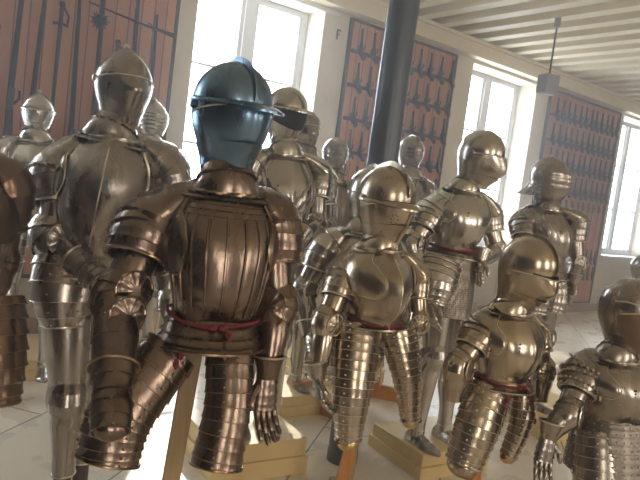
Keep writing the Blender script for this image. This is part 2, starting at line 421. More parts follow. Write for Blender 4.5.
def hand(parent, wr, tip, wide, steel_, s=1.0, detail=True, curl=.5, name='gauntlet', thumb=1, fmat=None):
    t = (tip - wr).normalized(); wide = (wide - t * wide.dot(t)).normalized(); pn = t.cross(wide)  # palm side
    mb = MB()
    L = (tip - wr).length; pl = L * .5; kn = wr + t * pl
    plate(mb, [wr - t * .075 * s, wr - t * .03 * s, wr], [(.056 * s, .052 * s), (.043 * s, .04 * s), (.036 * s, .034 * s)], 1, 6, 0, 20, ref=wide)
    plate(mb, [wr - t * .01, wr + t * pl * .5, kn], [(.022 * s, .038 * s), (.024 * s, .044 * s), (.021 * s, .044 * s)], 4, 3, .09, 20, ref=wide)
    g = mb.build(name, steel_, parent)
    e = MB(); rim(e, [wr - t * .075 * s, wr - t * .03 * s, wr], [(.056 * s, .052 * s), (.043 * s, .04 * s), (.036 * s, .034 * s)], 0, 1.02, .0035, 0, 26, wide); e.build('cuff_rim', M_EDGE, g)
    fl = [.85, 1.0, .95, .78]
    if not detail:
        m = MB(); m.bar([kn - t * .01, kn + t * .03 * s + pn * .004, kn + t * .06 * s + pn * .02, tip + pn * .035], [.018 * s, .02 * s, .017 * s, .008 * s], 8); m.build('finger_plates', steel_, g); return g
    for i in range(4):
        base = kn + wide * ((i - 1.5) * .0215 * s) - t * .008
        l3 = (L - pl) * fl[i] / 2.7 * 1.15; pts = [base]; a = .10 + .1 * i * .3
        for q in range(3):
            a += curl * (.42 + .06 * i)
            pts.append(pts[-1] + (t * cos(a) + pn * sin(a)) * l3 * (1.05 - q * .12))
        m = MB()
        for q in range(3):
            p0, p1 = pts[q], pts[q + 1]; r0 = (.0112 - q * .0012) * s
            m.bar([p0, p0.lerp(p1, .15), p0.lerp(p1, .8), p1 + (p1 - p0) * .12], [r0 * .9, r0 * 1.12, r0, r0 * .55], 10)
        m.build('finger', fmat or steel_, g)
    m = MB(); b0 = wr + t * pl * .28 + wide * (-.038 * s * thumb)
    d1 = (t * .75 - wide * .62 * thumb + pn * .25).normalized(); d2 = (t * .95 - wide * .15 * thumb + pn * .35).normalized()
    p1 = b0 + d1 * .038 * s; p2 = p1 + d2 * .034 * s
    m.bar([b0 - d1 * .01, b0, p1 - d1 * .004], [.014 * s, .0155 * s, .012 * s], 10); m.bar([p1 - d2 * .004, p1 + d2 * .01, p2, p2 + d2 * .008], [.0115 * s, .0125 * s, .010 * s, .004 * s], 10)
    m.build('thumb', fmat or steel_, g)
    return g

def rivet_at(pts, rad, ts, ths, k=1.03, ref=V((0, 1, 0))):
    out = []
    for t in ts:
        c = cr(pts, t); tg = (cr(pts, min(t + .02, 1)) - cr(pts, max(t - .02, 0))).normalized()
        a = tg.cross(ref).normalized(); b = a.cross(tg).normalized(); rx, ry = cr(rad, t)
        for th in ths: out.append(c + a * cos(th) * rx * k - b * sin(th) * ry * k)
    return out
_dots = {}
def dot(name, c, r, m, parent):
    key = (name, m.name)
    if key not in _dots:
        o = MB().ball(V((0, 0, 0)), 1, 8).build(name, m, parent); _dots[key] = o.data
    else:
        o = bpy.data.objects.new(name, _dots[key]); COL.objects.link(o); o.parent = parent
    o.location = c; o.scale = (r, r, r); return o
def suit(label, waist, neck, az, s=1.0, kx=1.0, st='grey', base_z=.0, arms=None, legs=None, tass=None, head=None, keel=.02, flutes=0, bell=0, fauld=.12, belt=True,
         post=None, mail=0, detail=True, rope=True, group=None, lt_extra=0, tat=None, hands=True, paul=1.0, rib=0, pst=None, riv=False, scale_mail=False):
    kx *= .93
    S = ST[st]; ED = M_BEDGE if st in ('brown', 'russet') else M_EDGE; wp = at(*waist); npt = at(*neck)
    a = radians(az); root = empty('suit_of_armor', (wp.x, wp.y, base_z), a)
    tag(root, label, 'suit of armour', group)
    inv = (Matrix.Translation(V((wp.x, wp.y, base_z))) @ Matrix.Rotation(a, 4, 'Z')).inverted()
    L = lambda p: inv @ p
    rel = lambda q, d0=waist[2]: L(at(q[0], q[1], d0 + q[2]))
    o = L(wp); nk = L(npt); nk.y = o.y + (nk.y - o.y) * .6; lt = (nk - o).length; ax = (nk - o).normalized()
    X = V((1, 0, 0)); Y = V((0, 1, 0)); Z = V((0, 0, 1))
    mb = MB(); tr = torso(mb, o, ax, lt, s, True, keel, flutes, bell, kx); bp = mb.build('breastplate', S, root, 28)
    mb = MB(); torso(mb, o, ax, lt, s, False, 0, 0, 0, kx); mb.build('backplate', S, root, 40)
    TP = lambda x, y, t: o + V((x * s, y * s, 0)) + ax * (t * lt)
    # rolled neck and arm edges
    e = MB()
    ring = [q + V((0, -.004, 0)) for q in tr[24]]
    e.bar([q for q in ring], .0055 * s, 8, .25 if rope else 0); e.build('neck_roll', ED, bp)
    for sg in (-1, 1):
        idx = -4 if sg > 0 else 3; e = MB()
        e.bar([r[idx] + V((sg * .002, -.006, 0)) for r in tr[9:24]], .004 * s, 8, .25 if rope else 0)
        e.build('arm_edge', ED, bp)
    if rib:    # crossed raised bands
        e = MB()
        for q in range(3):
            for sg in (-1, 1):
                ps = []
                for i in range(16):
                    u = i / 15; row = tr[5 + q * 3 + int(u * 10)] if 5 + q * 3 + int(u * 10) < 24 else tr[23]
                    j = 22 + int(sg * u * 17); ps.append(row[j] + V((0, -.004, 0)))
                e.bar(ps, .0065 * s, 6)
        e.build('raised_band', S, bp)
    if keel > .038:
        e = MB(); e.bar([r[22] + V((0, -.0005, 0)) for r in tr[2:23]], .0028 * s, 6); e.build('keel_ridge', ED, bp)
    if flutes:
        for j in range(6, 39, 4):
            e = MB(); e.bar([r[j] + V((0, -.001, 0)) for r in tr[2:21]], .0042 * s, 6); e.build('flute_ridge', S, bp)
        for i in (20, 21, 22):
            e = MB(); e.bar([q + V((0, -.001, 0)) for q in tr[i][5:40]], .0034 * s, 6); e.build('chest_ridge', S, bp)
    for q in range(3): dot('lance_rest_bolt', TP(-.085 * kx, -.158, .50 + q * .045), .005 * s, M_BLACK, bp)
    # gorget
    mb = MB(); g0 = TP(0, 0, .93); g1 = TP(0, -.006, 1.0) + ax * .035 * s
    if head and head.get('p'): hp = rel(head['p'])
    else: hp = TP(0, -.01, 1.0) + ax * .06 * s
    plate(mb, [hp + Z * .01, hp.lerp(g1, .5), TP(0, -.008, .985), TP(0, -.002, .935), TP(0, 0, .885)], [(.076 * s, .078 * s), (.078 * s, .080 * s), (.094 * s, .086 * s), (.118 * s, .094 * s), (.140 * s, .108 * s)], 5, 4, .06, 30)
    mb.build('gorget', S, root)
    # helmet
    h = dict(head); h.pop('p', None); haz = radians(h.pop('az', az)) - a; size = h.pop('size', .29); tilt = radians(h.pop('tilt', 0))
    sm = h.pop('st', None); hm = helmet(root, hp, haz, h.pop('up', Z), size, h.pop('kind', 'skull'), ST[sm] if sm else S, tilt=tilt, **h)
    # fauld: waist lames and belt
    if fauld:
        mb = MB(); fr = [(.152 * s * kx, .118 * s), (.172 * s * kx, .138 * s), (.188 * s * kx, .15 * s)]
        fp = [TP(0, -.006, .03), TP(0, -.006, .0) - ax * fauld * .5, TP(0, -.006, 0) - ax * fauld]
        plate(mb, fp, fr, 4, 4, .05, 40); fa = mb.build('fauld', S, root)
        e = MB(); rim(e, fp, fr, 1.0, 1.03, .0035, .2); e.build('fauld_rim', ED, fa)
    if belt:
        e = MB(); ps = []
        for j in range(41):
            th = 2 * pi * j / 40; ps.append(TP(sin(th) * .163 * kx, -cos(th) * .132 - .008, .035 - .035 * max(0, cos(th)) + .008 * sin(3 * th)))
        e.bar(ps, .0055 * s, 8, .12)
        for dx in (-.015, .015): e.ball(TP(dx, -.146, .0), .011 * s, 8, (1.4, .8, .9))
        e.bar([TP(.02, -.146, .0), TP(.035, -.156, -.04), TP(.03, -.160, -.08)], [.006 * s, .007 * s, .004 * s], 6)
        e.build('belt', M_RED, root)
    if mail:
        mb = MB(); mt_, mbm = mail
        fr = [(.17 * s * kx, .14 * s), (.19 * s * kx, .165 * s), (.205 * s * kx, .18 * s)]
        fp = [TP(0, 0, 0) - ax * mt_, TP(0, 0, 0) - ax * (mt_ + mbm) / 2, TP(0, 0, 0) - ax * mbm]
        plate(mb, fp, fr, 8 if scale_mail else 1, 4, .02, 60, flute=(.012 if scale_mail else .03), nf=18); ms = mb.build('mail_skirt', M_MAIL if not scale_mail else M_SCALE, root)
        if scale_mail:
            e = MB(); rivets(e, fp, fr, [(i + .5) / 8 for i in range(8)], [2 * pi * j / 30 for j in range(30)], .0036 * s, 1.03)
            tag(e.build('rivets', ED, ms), kind='stuff')
    # arms
    for side, A in (arms or {}).items():
        sg = -1 if side == 'l' else 1
        sh = rel(A['sh']) if 'sh' in A else TP(sg * .200 * kx, 0, .76)
        el = rel(A['el']) if 'el' in A else TP(sg * .285 * kx, .03, .18)
        wr = rel(A['wr']) if 'wr' in A else el + V((-sg * .02, -.12, -.22)) * s
        tp = rel(A['tip']) if 'tip' in A else wr + (wr - el).normalized() * .17 * s
        k = s * A.get('k', 1.0)
        nkp = TP(sg * .085 * kx, .0, .985)
        # pauldron
        up_ = sh + (sh - el).normalized() * .02 * k + V((0, 0, .018 * k))
        pp = [nkp - Z * .012, nkp.lerp(sh, .45) + Z * .004 * k, sh + V((sg * .006 * k, 0, .0)), sh.lerp(el, .28) + V((sg * .006 * k, 0, 0)), sh.lerp(el, .52)]
        pr = [(.012 * k * paul, .050 * k), (.042 * k * paul, .088 * k), (.078 * k * paul, .106 * k * paul), (.084 * k * paul, .094 * k * paul), (.073 * k * paul, .078 * k)]
        mb = MB(); plate(mb, pp, pr, 7, 4, .055, 28); pd = mb.build('pauldron', S, root)
        e = MB(); rim(e, pp, pr, 1.0, 1.07, .0045 * k, .2); e.build('pauldron_rim', ED, pd)
        # chest wing of the pauldron: a shaped plate over the armpit
        if A.get('wing', True):
            f2 = MB(); R1 = []; R2 = []; R3 = []
            wt_ = A.get('wt', .42); wi = A.get('wi', .50)
            for i in range(13):
                u = i / 12; t = wt_ + (.93 - wt_) * u; r1 = []
                row = tr[min(26, int((t + .02) / 1.02 * 26))]; cut = wi + .26 * (1 - sin(pi * min(1, u * 1.15 + .10))) ** 1.2
                for j in range(13):
                    f_ = cut + (1.0 - cut) * j / 12; x_ = (1 + sg * f_) * 22; j0 = min(43, int(x_)); q = row[j0].lerp(row[j0 + 1], x_ - j0)
                    c_ = o + ax * (q - o).dot(ax); d_ = (q - c_).normalized(); edge_ = 1 if (i in (0,) or j == 0) else 0
                    r1.append(q + d_ * (.013 - .006 * edge_) * s + V((sg * .012 * (f_ - cut), 0, 0)))
                R1.append(r1); R2.append([q + V((0, .006, 0)) for q in r1])
            f2.loft([a_ + b_[::-1] for a_, b_ in zip(R1, R2)], True, True, True); wg_ = f2.build('pauldron_wing', S, pd)
            e = MB(); e.bar([r[0] for r in R1[::-1]] + R1[0][1:], .0026 * s, 6, .2); e.build('wing_roll', ED, wg_)
        if riv:
            e = MB(); rivets(e, pp, pr, [.35 + .65 * (i + .7) / 5 for i in range(5)], [2 * pi * j / 26 for j in range(26)], .0055, 1.09); tag(e.build('rivets', ED, pd), kind='stuff')
        mb = MB(); ra = [(.062 * k, .062 * k), (.058 * k, .058 * k), (.05 * k, .05 * k)]
        plate(mb, [sh.lerp(el, .40), sh.lerp(el, .7), sh.lerp(el, .97)], ra, 1, 6, .02); mb.build('upper_arm_plate', S, root)
        # couter
        mb = MB(); d0 = (el - sh).normalized(); d1 = (wr - el).normalized(); mid = (d0 - d1)
        mid = mid.normalized() if mid.length > .1 else V((sg, 0, 0))
        cc = el + mid * .012 * k
        ck = A.get('ck', 1.0)
        cp = [el - d0 * .06 * k, el - d0 * .02 * k + mid * .008 * k, el + d1 * .02 * k + mid * .008 * k, el + d1 * .06 * k]
        crd = [(.056 * k * ck, .056 * k * ck), (.066 * k * ck, .066 * k * ck), (.066 * k * ck, .066 * k * ck), (.052 * k * ck, .052 * k * ck)]
        plate(mb, cp, crd, 3, 5, .05, 26); mb.ball(cc + mid * .03 * k, .034 * k * ck, 14); ct = mb.build('couter', S, root)
        wd = V(A['wd']) if 'wd' in A else V((-sg * .5, -1, 0))
        if A.get('fan', 1):
            e = MB(); dn = wd.normalized(); ctr = el + dn * .060 * k * ck
            R_ = .052 * k * ck * A.get('fan', 1)
            upv = (d0 * -1 + d1 * -.3)
            if A.get('double'):
                edge = fan(e, ctr - d0 * R_ * .72, dn, V((sg * .1, 0, 1)), R_, 5, False); e2 = fan(e, ctr + d1 * R_ * .72, dn, V((0, 0, 1)), R_ * .95, 5, False)
                wg = e.build('elbow_wing', S, ct); e = MB(); e.bar(edge + [edge[0]], .004 * k, 6); e.bar(e2 + [e2[0]], .004 * k, 6); e.build('wing_rim', S, wg)
            else:
                edge = fan(e, ctr, dn, V((0, 0, 1)), R_, 5, True); wg = e.build('elbow_wing', S, ct)
                e = MB(); e.bar(edge + [edge[0]], .0035 * k, 6); e.build('wing_rim', ED, wg)
        if A.get('fore', True):
            mb = MB(); rf = [(.052 * k, .052 * k), (.056 * k, .054 * k), (.042 * k, .040 * k), (.036 * k, .034 * k)]
            fpts = [el + d1 * .03, el.lerp(wr, .4), el.lerp(wr, .75), wr]
            if A.get('bellcuff'):
                rf = [(.054 * k, .052 * k), (.057 * k, .054 * k), (.052 * k, .050 * k), (.049 * k, .047 * k)]
            plate(mb, fpts, rf, 2, 6, .03, 24, flute=A.get('fl', 0), nf=14 if A.get('fl') else 0); mb.build('vambrace', S, root)
        if A.get('bellcuff'):
            bc = A['bellcuff']; mb = MB(); q = [wr - d1 * .03, wr + d1 * bc * .25, wr + d1 * bc * .6, wr + d1 * bc]
            rr = [(.060 * k, .058 * k), (.047 * k, .045 * k), (.050 * k, .047 * k), (.045 * k, .036 * k)]
            plate(mb, q, rr, 5, 4, .06, 26); mb.ball(q[3] - d1 * .012, .040 * k, 16, (1.05, .85, .8)); gm = mb.build('gauntlet', S, root); e = MB(); rim(e, q, rr, 0, 1.03, .005, 0, 30); e.build('cuff_rim', ED, gm)
        elif hands and A.get('hand', True):
            wide = V(A.get('wide', (0, 1, 0))); hand(root, wr, tp, wide, ST[A['hst']] if 'hst' in A else S, k * A.get('hk', 1), detail, A.get('curl', .5), thumb=A.get('thumb', 1))
    # tassets hanging over the thighs
    for side, T in (tass or {}).items():
        sg = -1 if side == 'l' else 1
        h0 = rel(T['hip']) if 'hip' in T else o + V((sg * .10 * s, -.03, -.10 * s))
        k0 = rel(T['knee']) if 'knee' in T else o + V((sg * .12 * s, -.05, -.36 * s))
        r0, r1, r2 = T['r']; m_ = h0.lerp(k0, .5) + V(T.get('bow', (sg * .012, -.012, 0)))
        tp_ = [h0, m_, k0]; rr = [(r0 * s, r0 * s * .86), (r1 * s, r1 * s * .92), (r2 * s, r2 * s * .95)]
        mb = MB(); plate(mb, tp_, rr, T.get('n', 10), 3, T.get('step', .07), 28); ts = mb.build('tasset', ST[T['st']] if 'st' in T else S, root)
        nn = T.get('n', 10)
        for c_ in rivet_at(tp_, rr, [(i + .6) / nn for i in range(nn)], [-q for q in T.get('ra', [-1.0, -2.2])], 1.04): dot('rivet', c_, .0042, ED, ts)
        for i in range(nn):
            e = MB(); last = i == nn - 1; rim(e, tp_, rr, (i + 1) / nn, 1.05 if last else 1 + T.get('step', .07) * 1.02, .0035 if last else .0013, .2 if last else 0); e.build('rolled_edge' if last else 'lame_edge', ED, ts)
        if T.get('red'):
            e = MB(); q0 = h0 + V((sg * -.01, -r0 * s * .9, .01))
            for q in range(5): e.ball(q0 + V((sg * (-.012 + q * .012), -.004, -q * .028)), .011 * s, 7, (.8, .6, 1.5))
            e.build('red_tie', M_RED, ts)
        if T.get('cop'):
            mb = MB(); d = (k0 - h0).normalized(); c = k0 + d * .01; mb.ball(c, r2 * s * .86, 18, (1, 1.05, .8)); kp = mb.build('poleyn', M_BRASS if T['cop'] == 'g' else S, root)
            if T['cop'] == 'g':
                for sx in (-1, 1): dot('red_tie', c + V((sx * r2 * s * .9, -.01, .012)), .014 * s, M_RED, kp)
    # full legs
    for side, G in (legs or {}).items():
        sg = -1 if side == 'l' else 1
        h0 = rel(G['hip']) if 'hip' in G else o + V((sg * .095 * s, 0, -.10 * s))
        an = rel(G['ankle']) if 'ankle' in G else V((o.x + sg * .13 * s, o.y, .09))
        if G.get('foot', True): an.z = .09
        kn = rel(G['knee']) if 'knee' in G else h0.lerp(an, .50) + V((sg * .01, -.03, 0)); k = s * G.get('k', 1)
        cp = [h0, h0.lerp(kn, .5), kn]; rr = [(.085 * k, .085 * k), (.074 * k, .076 * k), (.058 * k, .06 * k)]
        mb = MB(); plate(mb, cp, rr, 1, 10, .01, 26); mb.build('cuisse', S, root)
        mb = MB(); d = (an - kn).normalized(); q = [kn - d * .055 * k, kn - d * .015 * k + V((0, -.01, 0)), kn + d * .02 * k + V((0, -.01, 0)), kn + d * .07 * k]
        r2 = [(.060 * k, .062 * k), (.064 * k, .072 * k), (.062 * k, .070 * k), (.053 * k, .056 * k)]
        plate(mb, q, r2, 4, 3, .05, 24); po = mb.build('poleyn', S, root)
        e = MB(); fan(e, kn + V((sg * .062 * k, 0, 0)), V((sg, -.2, 0)), V((0, 0, 1)), .042 * k, 4); e.build('knee_wing', S, po)
        mb = MB(); gq = [kn + d * .04, kn.lerp(an, .35) + V((0, .012, 0)), kn.lerp(an, .7), an]; gr = [(.054 * k, .056 * k), (.058 * k, .064 * k), (.043 * k, .045 * k), (.040 * k, .043 * k)]
        plate(mb, gq, gr, 1, 12, .02, 24); g_ = mb.build('greave', S, root)
        e = MB(); rim(e, gq, gr, 1, 1.05, .0035); e.build('greave_rim', ED, g_)
        if G.get('foot', True):
            toe = rel(G['toe']) if 'toe' in G else V((an.x + sg * .03, an.y - .2 * k, .02))
            heel = V((an.x, an.y + .03 * k, 0)); fd = V((toe.x - an.x, toe.y - an.y, 0)).normalized(); ln = .27 * k
            mb = MB(); rs = []; fs_ = V((-fd.y, fd.x, 0)); N = 21
            prof = [(0, .030, .055), (.1, .036, .075), (.25, .038, .085), (.4, .040, .065), (.6, .046, .045), (.78, .044, .035), (.9, .030, .026), (1.0, .006, .010)]
            for i in range(N * 1):
                u = i / (N - 1); w_, h_ = lut(prof, u); st_ = 1 + .05 * ((i % 3) / 2.); c = V((an.x, an.y, 0)) - fd * .065 * k + fd * ln * u
                rs.append([c + fs_ * (cos(t_) * w_ * k * st_) + Z * (max(0, sin(t_)) * h_ * k * st_ + .001) for t_ in [2 * pi * j / 20 for j in range(20)]])
            mb.loft(rs, True, True, True); plate(mb, [an + Z * .02, V((an.x, an.y, .05)) - Z * 0], [(.042 * k, .045 * k), (.044 * k, .05 * k)], 1, 4, 0, 20)
            mb.build('sabaton', S, root)
        else:
            mb = MB(); mb.bar([an + Z * .05, V((an.x, an.y, 0))], .030 * k, 16); mb.build('stand_leg', M_LEATH, root)
    # support post
    if post:
        t0 = rel(post['top']); b0 = rel(post['bot']) if 'bot' in post else V((t0.x, t0.y, 0)); b0.z = 0
        mb = MB(); hw = post.get('w', .022)
        d = (t0 - b0).normalized(); x_ = V((1, 0, 0)); x_ = (x_ - d * x_.dot(d)).normalized(); y_ = d.cross(x_)
        mb.box((t0 + b0) / 2, x_, y_, d, hw, hw * .8, (t0 - b0).length / 2)
        ps = mb.build('stand_post', ST and (M_POSTO if post.get('orange') else M_POST), root, 20); ps['label'] = 'wooden support post'
        f = MB()
        for aa in (0, pi / 2):
            f.box(V((b0.x, b0.y, .02)), V((cos(aa), sin(aa), 0)), V((-sin(aa), cos(aa), 0)), Z, .2, .025, .02)
        f.build('stand_foot', M_POSTO if post.get('orange') else M_POST, root, 20)
    return root

# ------------------------------------------------------------------ the room
S0, S1 = -3.2, 14.6
ZC = 3.56; ZT = 3.90
def wallbox(mb, s0, s1, z0, z1, d0, d1):
    c = W((s0 + s1) / 2, (z0 + z1) / 2, (d0 + d1) / 2)
    return mb.box(c, UW, NW, V((0, 0, 1)), abs(s1 - s0) / 2, abs(d1 - d0) / 2, abs(z1 - z0) / 2)
def oriented(mb, name, m, parent=None, org=None, ang=30):
    """link a mesh whose object axes follow the window wall, so that its material runs along it"""
    R_ = Matrix((UW, NW, V((0, 0, 1)))).transposed().to_4x4(); R_.translation = org if org is not None else V((0, 0, 0)); inv = R_.inverted()
    mb.v = [tuple(inv @ V(p)) for p in mb.v]
    o = mb.build(name, m, None, ang)
    if parent is None: o.matrix_world = R_
    else: o.parent = parent
    return o
m = MB(); wallbox(m, S0, S1, -.1, 0, BACK - .3, 6.2); tag(oriented(m, 'floor', M_FLOOR), kind='structure')
m = MB(); wallbox(m, S0, S1, ZT, ZT + .1, BACK - .3, 6.2); tag(oriented(m, 'ceiling', M_CREAM), kind='structure')
# window wall, 0.5 m thick, broken by the window openings
ws = sorted(WINS); m = MB(); x = S0
for a, b in ws:
    wallbox(m, x, a, 0, ZT, DW, 6.2); wallbox(m, a, b, 0, .98, DW + .2, 6.2); wallbox(m, a, b, 3.52, ZT, DW, 6.2); x = b
wallbox(m, x, S1, 0, ZT, DW, 6.2); tag(oriented(m, 'wall_back', M_PLASTER), kind='structure')
m = MB(); wallbox(m, S0, S0 + .2, 0, ZT, BACK - .3, 6.2); tag(oriented(m, 'wall_left', M_CLAD), kind='structure')
m = MB(); wallbox(m, S1 - .2, S1, 0, ZT, BACK - .3, 6.2); tag(oriented(m, 'wall_right', M_CLAD), kind='structure')
m = MB(); wallbox(m, S0, S1, 0, ZT, BACK - .3, BACK); tag(oriented(m, 'wall_front', M_CLAD), kind='structure')
# wall plate under the joists
m = MB(); wallbox(m, S0 + .2, S1 - .2, ZC, ZC + .16, DW - .16, DW - .002); wallbox(m, S0 + .2, S1 - .2, ZC + .16, ZC + .20, DW - .20, DW - .002)
tag(oriented(m, 'trim_1', M_CREAM), kind='structure')
m = MB(); wallbox(m, S0 + .2, S1 - .2, .0, .14, DW - .03, DW - .002); tag(oriented(m, 'baseboard_back', M_DADO), kind='structure')
# joists across the room
joist0 = None; k = 0; s = S0 + .5
while s < S1 - .3:
    m = MB(); wallbox(m, s - .075, s + .075, ZC + .20, ZT - .002, BACK + .02, DW - .005)
    o = oriented(m, 'ceiling_joist', M_CREAM); tag(o, kind='structure'); s += .37; k += 1
# windows
for i, (a, b) in enumerate(WINS):
    m = MB(); d = 6.05; fw_ = .06
    wallbox(m, a + .001, a + fw_, .985, 3.515, d - .03, d + .03); wallbox(m, b - fw_, b - .001, .985, 3.515, d - .03, d + .03)
    wallbox(m, a + fw_, b - fw_, .985, .985 + .08, d - .03, d + .03); wallbox(m, a + fw_, b - fw_, 3.45, 3.515, d - .03, d + .03)
    wn = oriented(m, 'window_%d' % (i + 1), M_FRAME); tag(wn, kind='structure')
    mid = (a + b) / 2
    m = MB(); wallbox(m, mid - .062, mid + .062, 1.065, 3.45, d - .045, d + .03); oriented(m, 'mullion', M_FRAME, wn)
    for (p, q) in ((a + fw_, mid - .062), (mid + .062, b - fw_)):
        m = MB()
        wallbox(m, p, p + .045, 1.065, 3.45, d - .02, d + .02); wallbox(m, q - .045, q, 1.065, 3.45, d - .02, d + .02)
        wallbox(m, p + .045, q - .045, 1.065, 1.13, d - .02, d + .02)
        for z in (1.88, 2.69): wallbox(m, p + .045, q - .045, z - .014, z + .014, d - .015, d + .015)
        oriented(m, 'casement', M_FRAME, wn)
        m = MB(); wallbox(m, p + .045, q - .045, 1.13, 3.45, d - .003, d + .003); oriented(m, 'pane', M_GLASS, wn)
    m = MB(); wallbox(m, a + .002, b - .002, .982, 1.02, DW - .04, d - .035); oriented(m, 'window_sill', M_FRAME, wn)
for i, (a, b) in enumerate(((-.05, 2.42), (4.47, 6.30), (8.50, 10.66))):
    z0 = .5 if i != 2 else .16
    m = MB(); wallbox(m, a + .03, b - .03, z0 + .03, 3.50, DW - .035, DW - .003); p = oriented(m, 'weapon_board', M_PANEL)
    tag(p, ['red-stained plank board carrying long arms, leftmost between floor and ceiling', 'red-stained plank board of pistols behind the iron column', 'red-stained plank board of pistols between the two right-hand windows'][i], 'display board')
    m = MB()
    for (u, v_) in ((a, a + .03), (b - .03, b)): wallbox(m, u, v_, z0, 3.53, DW - .05, DW - .003)
    wallbox(m, a, b, z0, z0 + .03, DW - .05, DW - .003); wallbox(m, a, b, 3.50, 3.53, DW - .05, DW - .003)
    f = oriented(m, 'board_frame', M_STOCK, None); mw = f.matrix_world.copy(); f.parent = p; f.matrix_parent_inverse = Matrix.Identity(4); f.matrix_local = Matrix.Identity(4)
# dark rails the pistols rest on, parts of their boards
for (bn, a, b, zs) in (('weapon_board.001', 4.50, 6.27, (3.24, 2.86, 2.48, 2.10)), ('weapon_board.002', 8.53, 10.63, (3.22, 2.84, 2.46, 2.08))):
    bo = bpy.data.objects[bn]
    for z in zs:
        m = MB(); wallbox(m, a + .02, b - .02, z - .085, z - .045, DW - .055, DW - .035); oriented(m, 'rail', M_STOCK, bo)
# iron column
CX, CY = .298, 3.60
m = MB(); n = 32
def rr_(z, r): return [V((r * cos(2 * pi * j / n), r * sin(2 * pi * j / n), z)) for j in range(n)]
m.loft([rr_(z, r) for z, r in ((.0, .092), (.06, .092), (.07, .089), (1.8, .088), (3.40, .086))], True, True, True)
cl = m.build('iron_column', M_IRON); cl.location = (CX, CY, 0); tag(cl, 'dark round iron column rising from floor to ceiling joists', 'column')
m = MB(); m.loft([rr_(z, r) for z, r in ((3.40, .097), (3.43, .12), (3.50, .13), (3.56, .17), (3.72, .18))], True, True, True); m.build('capital', M_IRON, cl)
m = MB(); m.box(V((CX, CY, 3.74)), UW, NW, V((0, 0, 1)), 5.0, .11, .018) if False else None
# hanging grey box on a rod
lp = V((2.285, 7.05, 0)); r = empty('hanging_spotlight', (lp.x, lp.y, 3.76)); r.rotation_euler = (0, 0, radians(20)); tag(r, 'small grey metal box lamp hanging on a thin rod from the joists', 'lamp')
m = MB(); m.bar([V((0, 0, 0)), V((0, 0, -.62))], .010, 8); m.build('rod', M_DARK, r)
m = MB(); m.bar([V((0, 0, 0.0)), V((0, 0, -.10))], .035, 12); m.build('ceiling_mount', M_BOXG, r)
m = MB(); m.box(V((0, 0, -.72)), V((1, 0, 0)), V((0, 1, 0)), V((0, 0, 1)), .085, .08, .10); m.build('lamp_box', M_BOXG, r, 20)
m = MB(); m.box(V((.02, 0, -.826)), V((1, 0, 0)), V((0, 1, 0)), V((0, 0, 1)), .05, .04, .008); m.build('lamp_socket', M_FRAME, r, 20)
# curtain rail above the first window and a bracket mark
m = MB(); m.bar([W(3.2, 3.50, DW - .05), W(4.28, 3.50, DW - .05)], .014, 8); m.ball(W(4.30, 3.50, DW - .05), .028, 8)
for s_ in (3.25, 4.2): m.bar([W(s_, 3.50, DW - .05), W(s_, 3.50, DW + .02)], .008, 6)
tag(m.build('curtain_rail', M_FRAME), 'white metal curtain rail end above the left window', 'curtain rail')
m = MB(); m.bar([W(4.31, 3.36, DW - .012), W(4.31, 3.25, DW - .012)], .010, 8); m.bar([W(4.31, 3.355, DW - .012), W(4.355, 3.355, DW - .012)], .009, 6); m.bar([W(4.31, 3.31, DW - .012), W(4.345, 3.31, DW - .012)], .008, 6)
tag(m.build('wall_hook', M_DARK), 'small dark hook on the stone pier beside the middle board', 'hook')

# ---- wall weapons: built upright in a frame where x runs along the wall and -y faces the room
def wt(name, loc_s, z, tilt=0, d=DW - .06):
    o = empty(name, W(loc_s, z, d)); o.rotation_euler = Matrix((UW, NW, V((0, 0, 1)))).transposed().to_euler(); o.rotation_mode = 'XYZ'
    if tilt: o.rotation_euler = (Matrix((UW, NW, V((0, 0, 1)))).transposed() @ Matrix.Rotation(tilt, 3, 'Y')).to_euler()
    return o
def mk_pistol():
    r = wt('flintlock_pistol', 0, 0)
    m = MB(); m.bar([V((0, 0, -.02)), V((0, 0, .17))], [.014, .012], 8); m.bar([V((0, 0, .165)), V((0, 0, .175))], .015, 8); m.build('barrel', M_DARK, r)
    m = MB(); m.bar([V((.005, .004, .12)), V((.004, .004, .03)), V((.0, .0, -.04)), V((.014, 0, -.08)), V((.040, 0, -.105))], [.011, .018, .026, .024, .020], 8); m.ball(V((.050, 0, -.112)), .027, 8); m.build('stock', M_STOCK, r)
    m = MB(); m.box(V((-.004, -.016, -.02)), V((1, 0, 0)), V((0, 1, 0)), V((0, 0, 1)), .015, .006, .038); m.bar([V((.02, -.018, -.03)), V((.036, -.02, -.01)), V((.034, -.02, .018))], .007, 6); m.bar([V((-.02, 0, -.06)), V((-.042, 0, -.035)), V((-.034, 0, -.005)), V((-.012, 0, 0))], .005, 6); m.build('lock', M_DARK, r)
    return r
def mk_sword():
    r = wt('sword', 0, 0)
    m = MB(); m.loft([[V((-.014 * k, 0, z)), V((0, -.004, z)), V((.014 * k, 0, z)), V((0, .004, z))] for z, k in ((.0, 1), (-.55, .8), (-.72, .1))], True, True, True); m.build('blade', M_DARK, r)
    m = MB(); m.bar([V((-.048, 0, 0)), V((0, -.01, .008)), V((.048, 0, 0))], .010, 8); m.bar([V((.040, 0, 0)), V((.046, -.01, .06)), V((.01, 0, .12))], .007, 6); m.ball(V((0, 0, .135)), .022, 8); m.build('guard', M_DARK, r)
    m = MB(); m.bar([V((0, 0, .01)), V((0, 0, .12))], .014, 8); m.build('grip', M_STOCK, r)
    return r
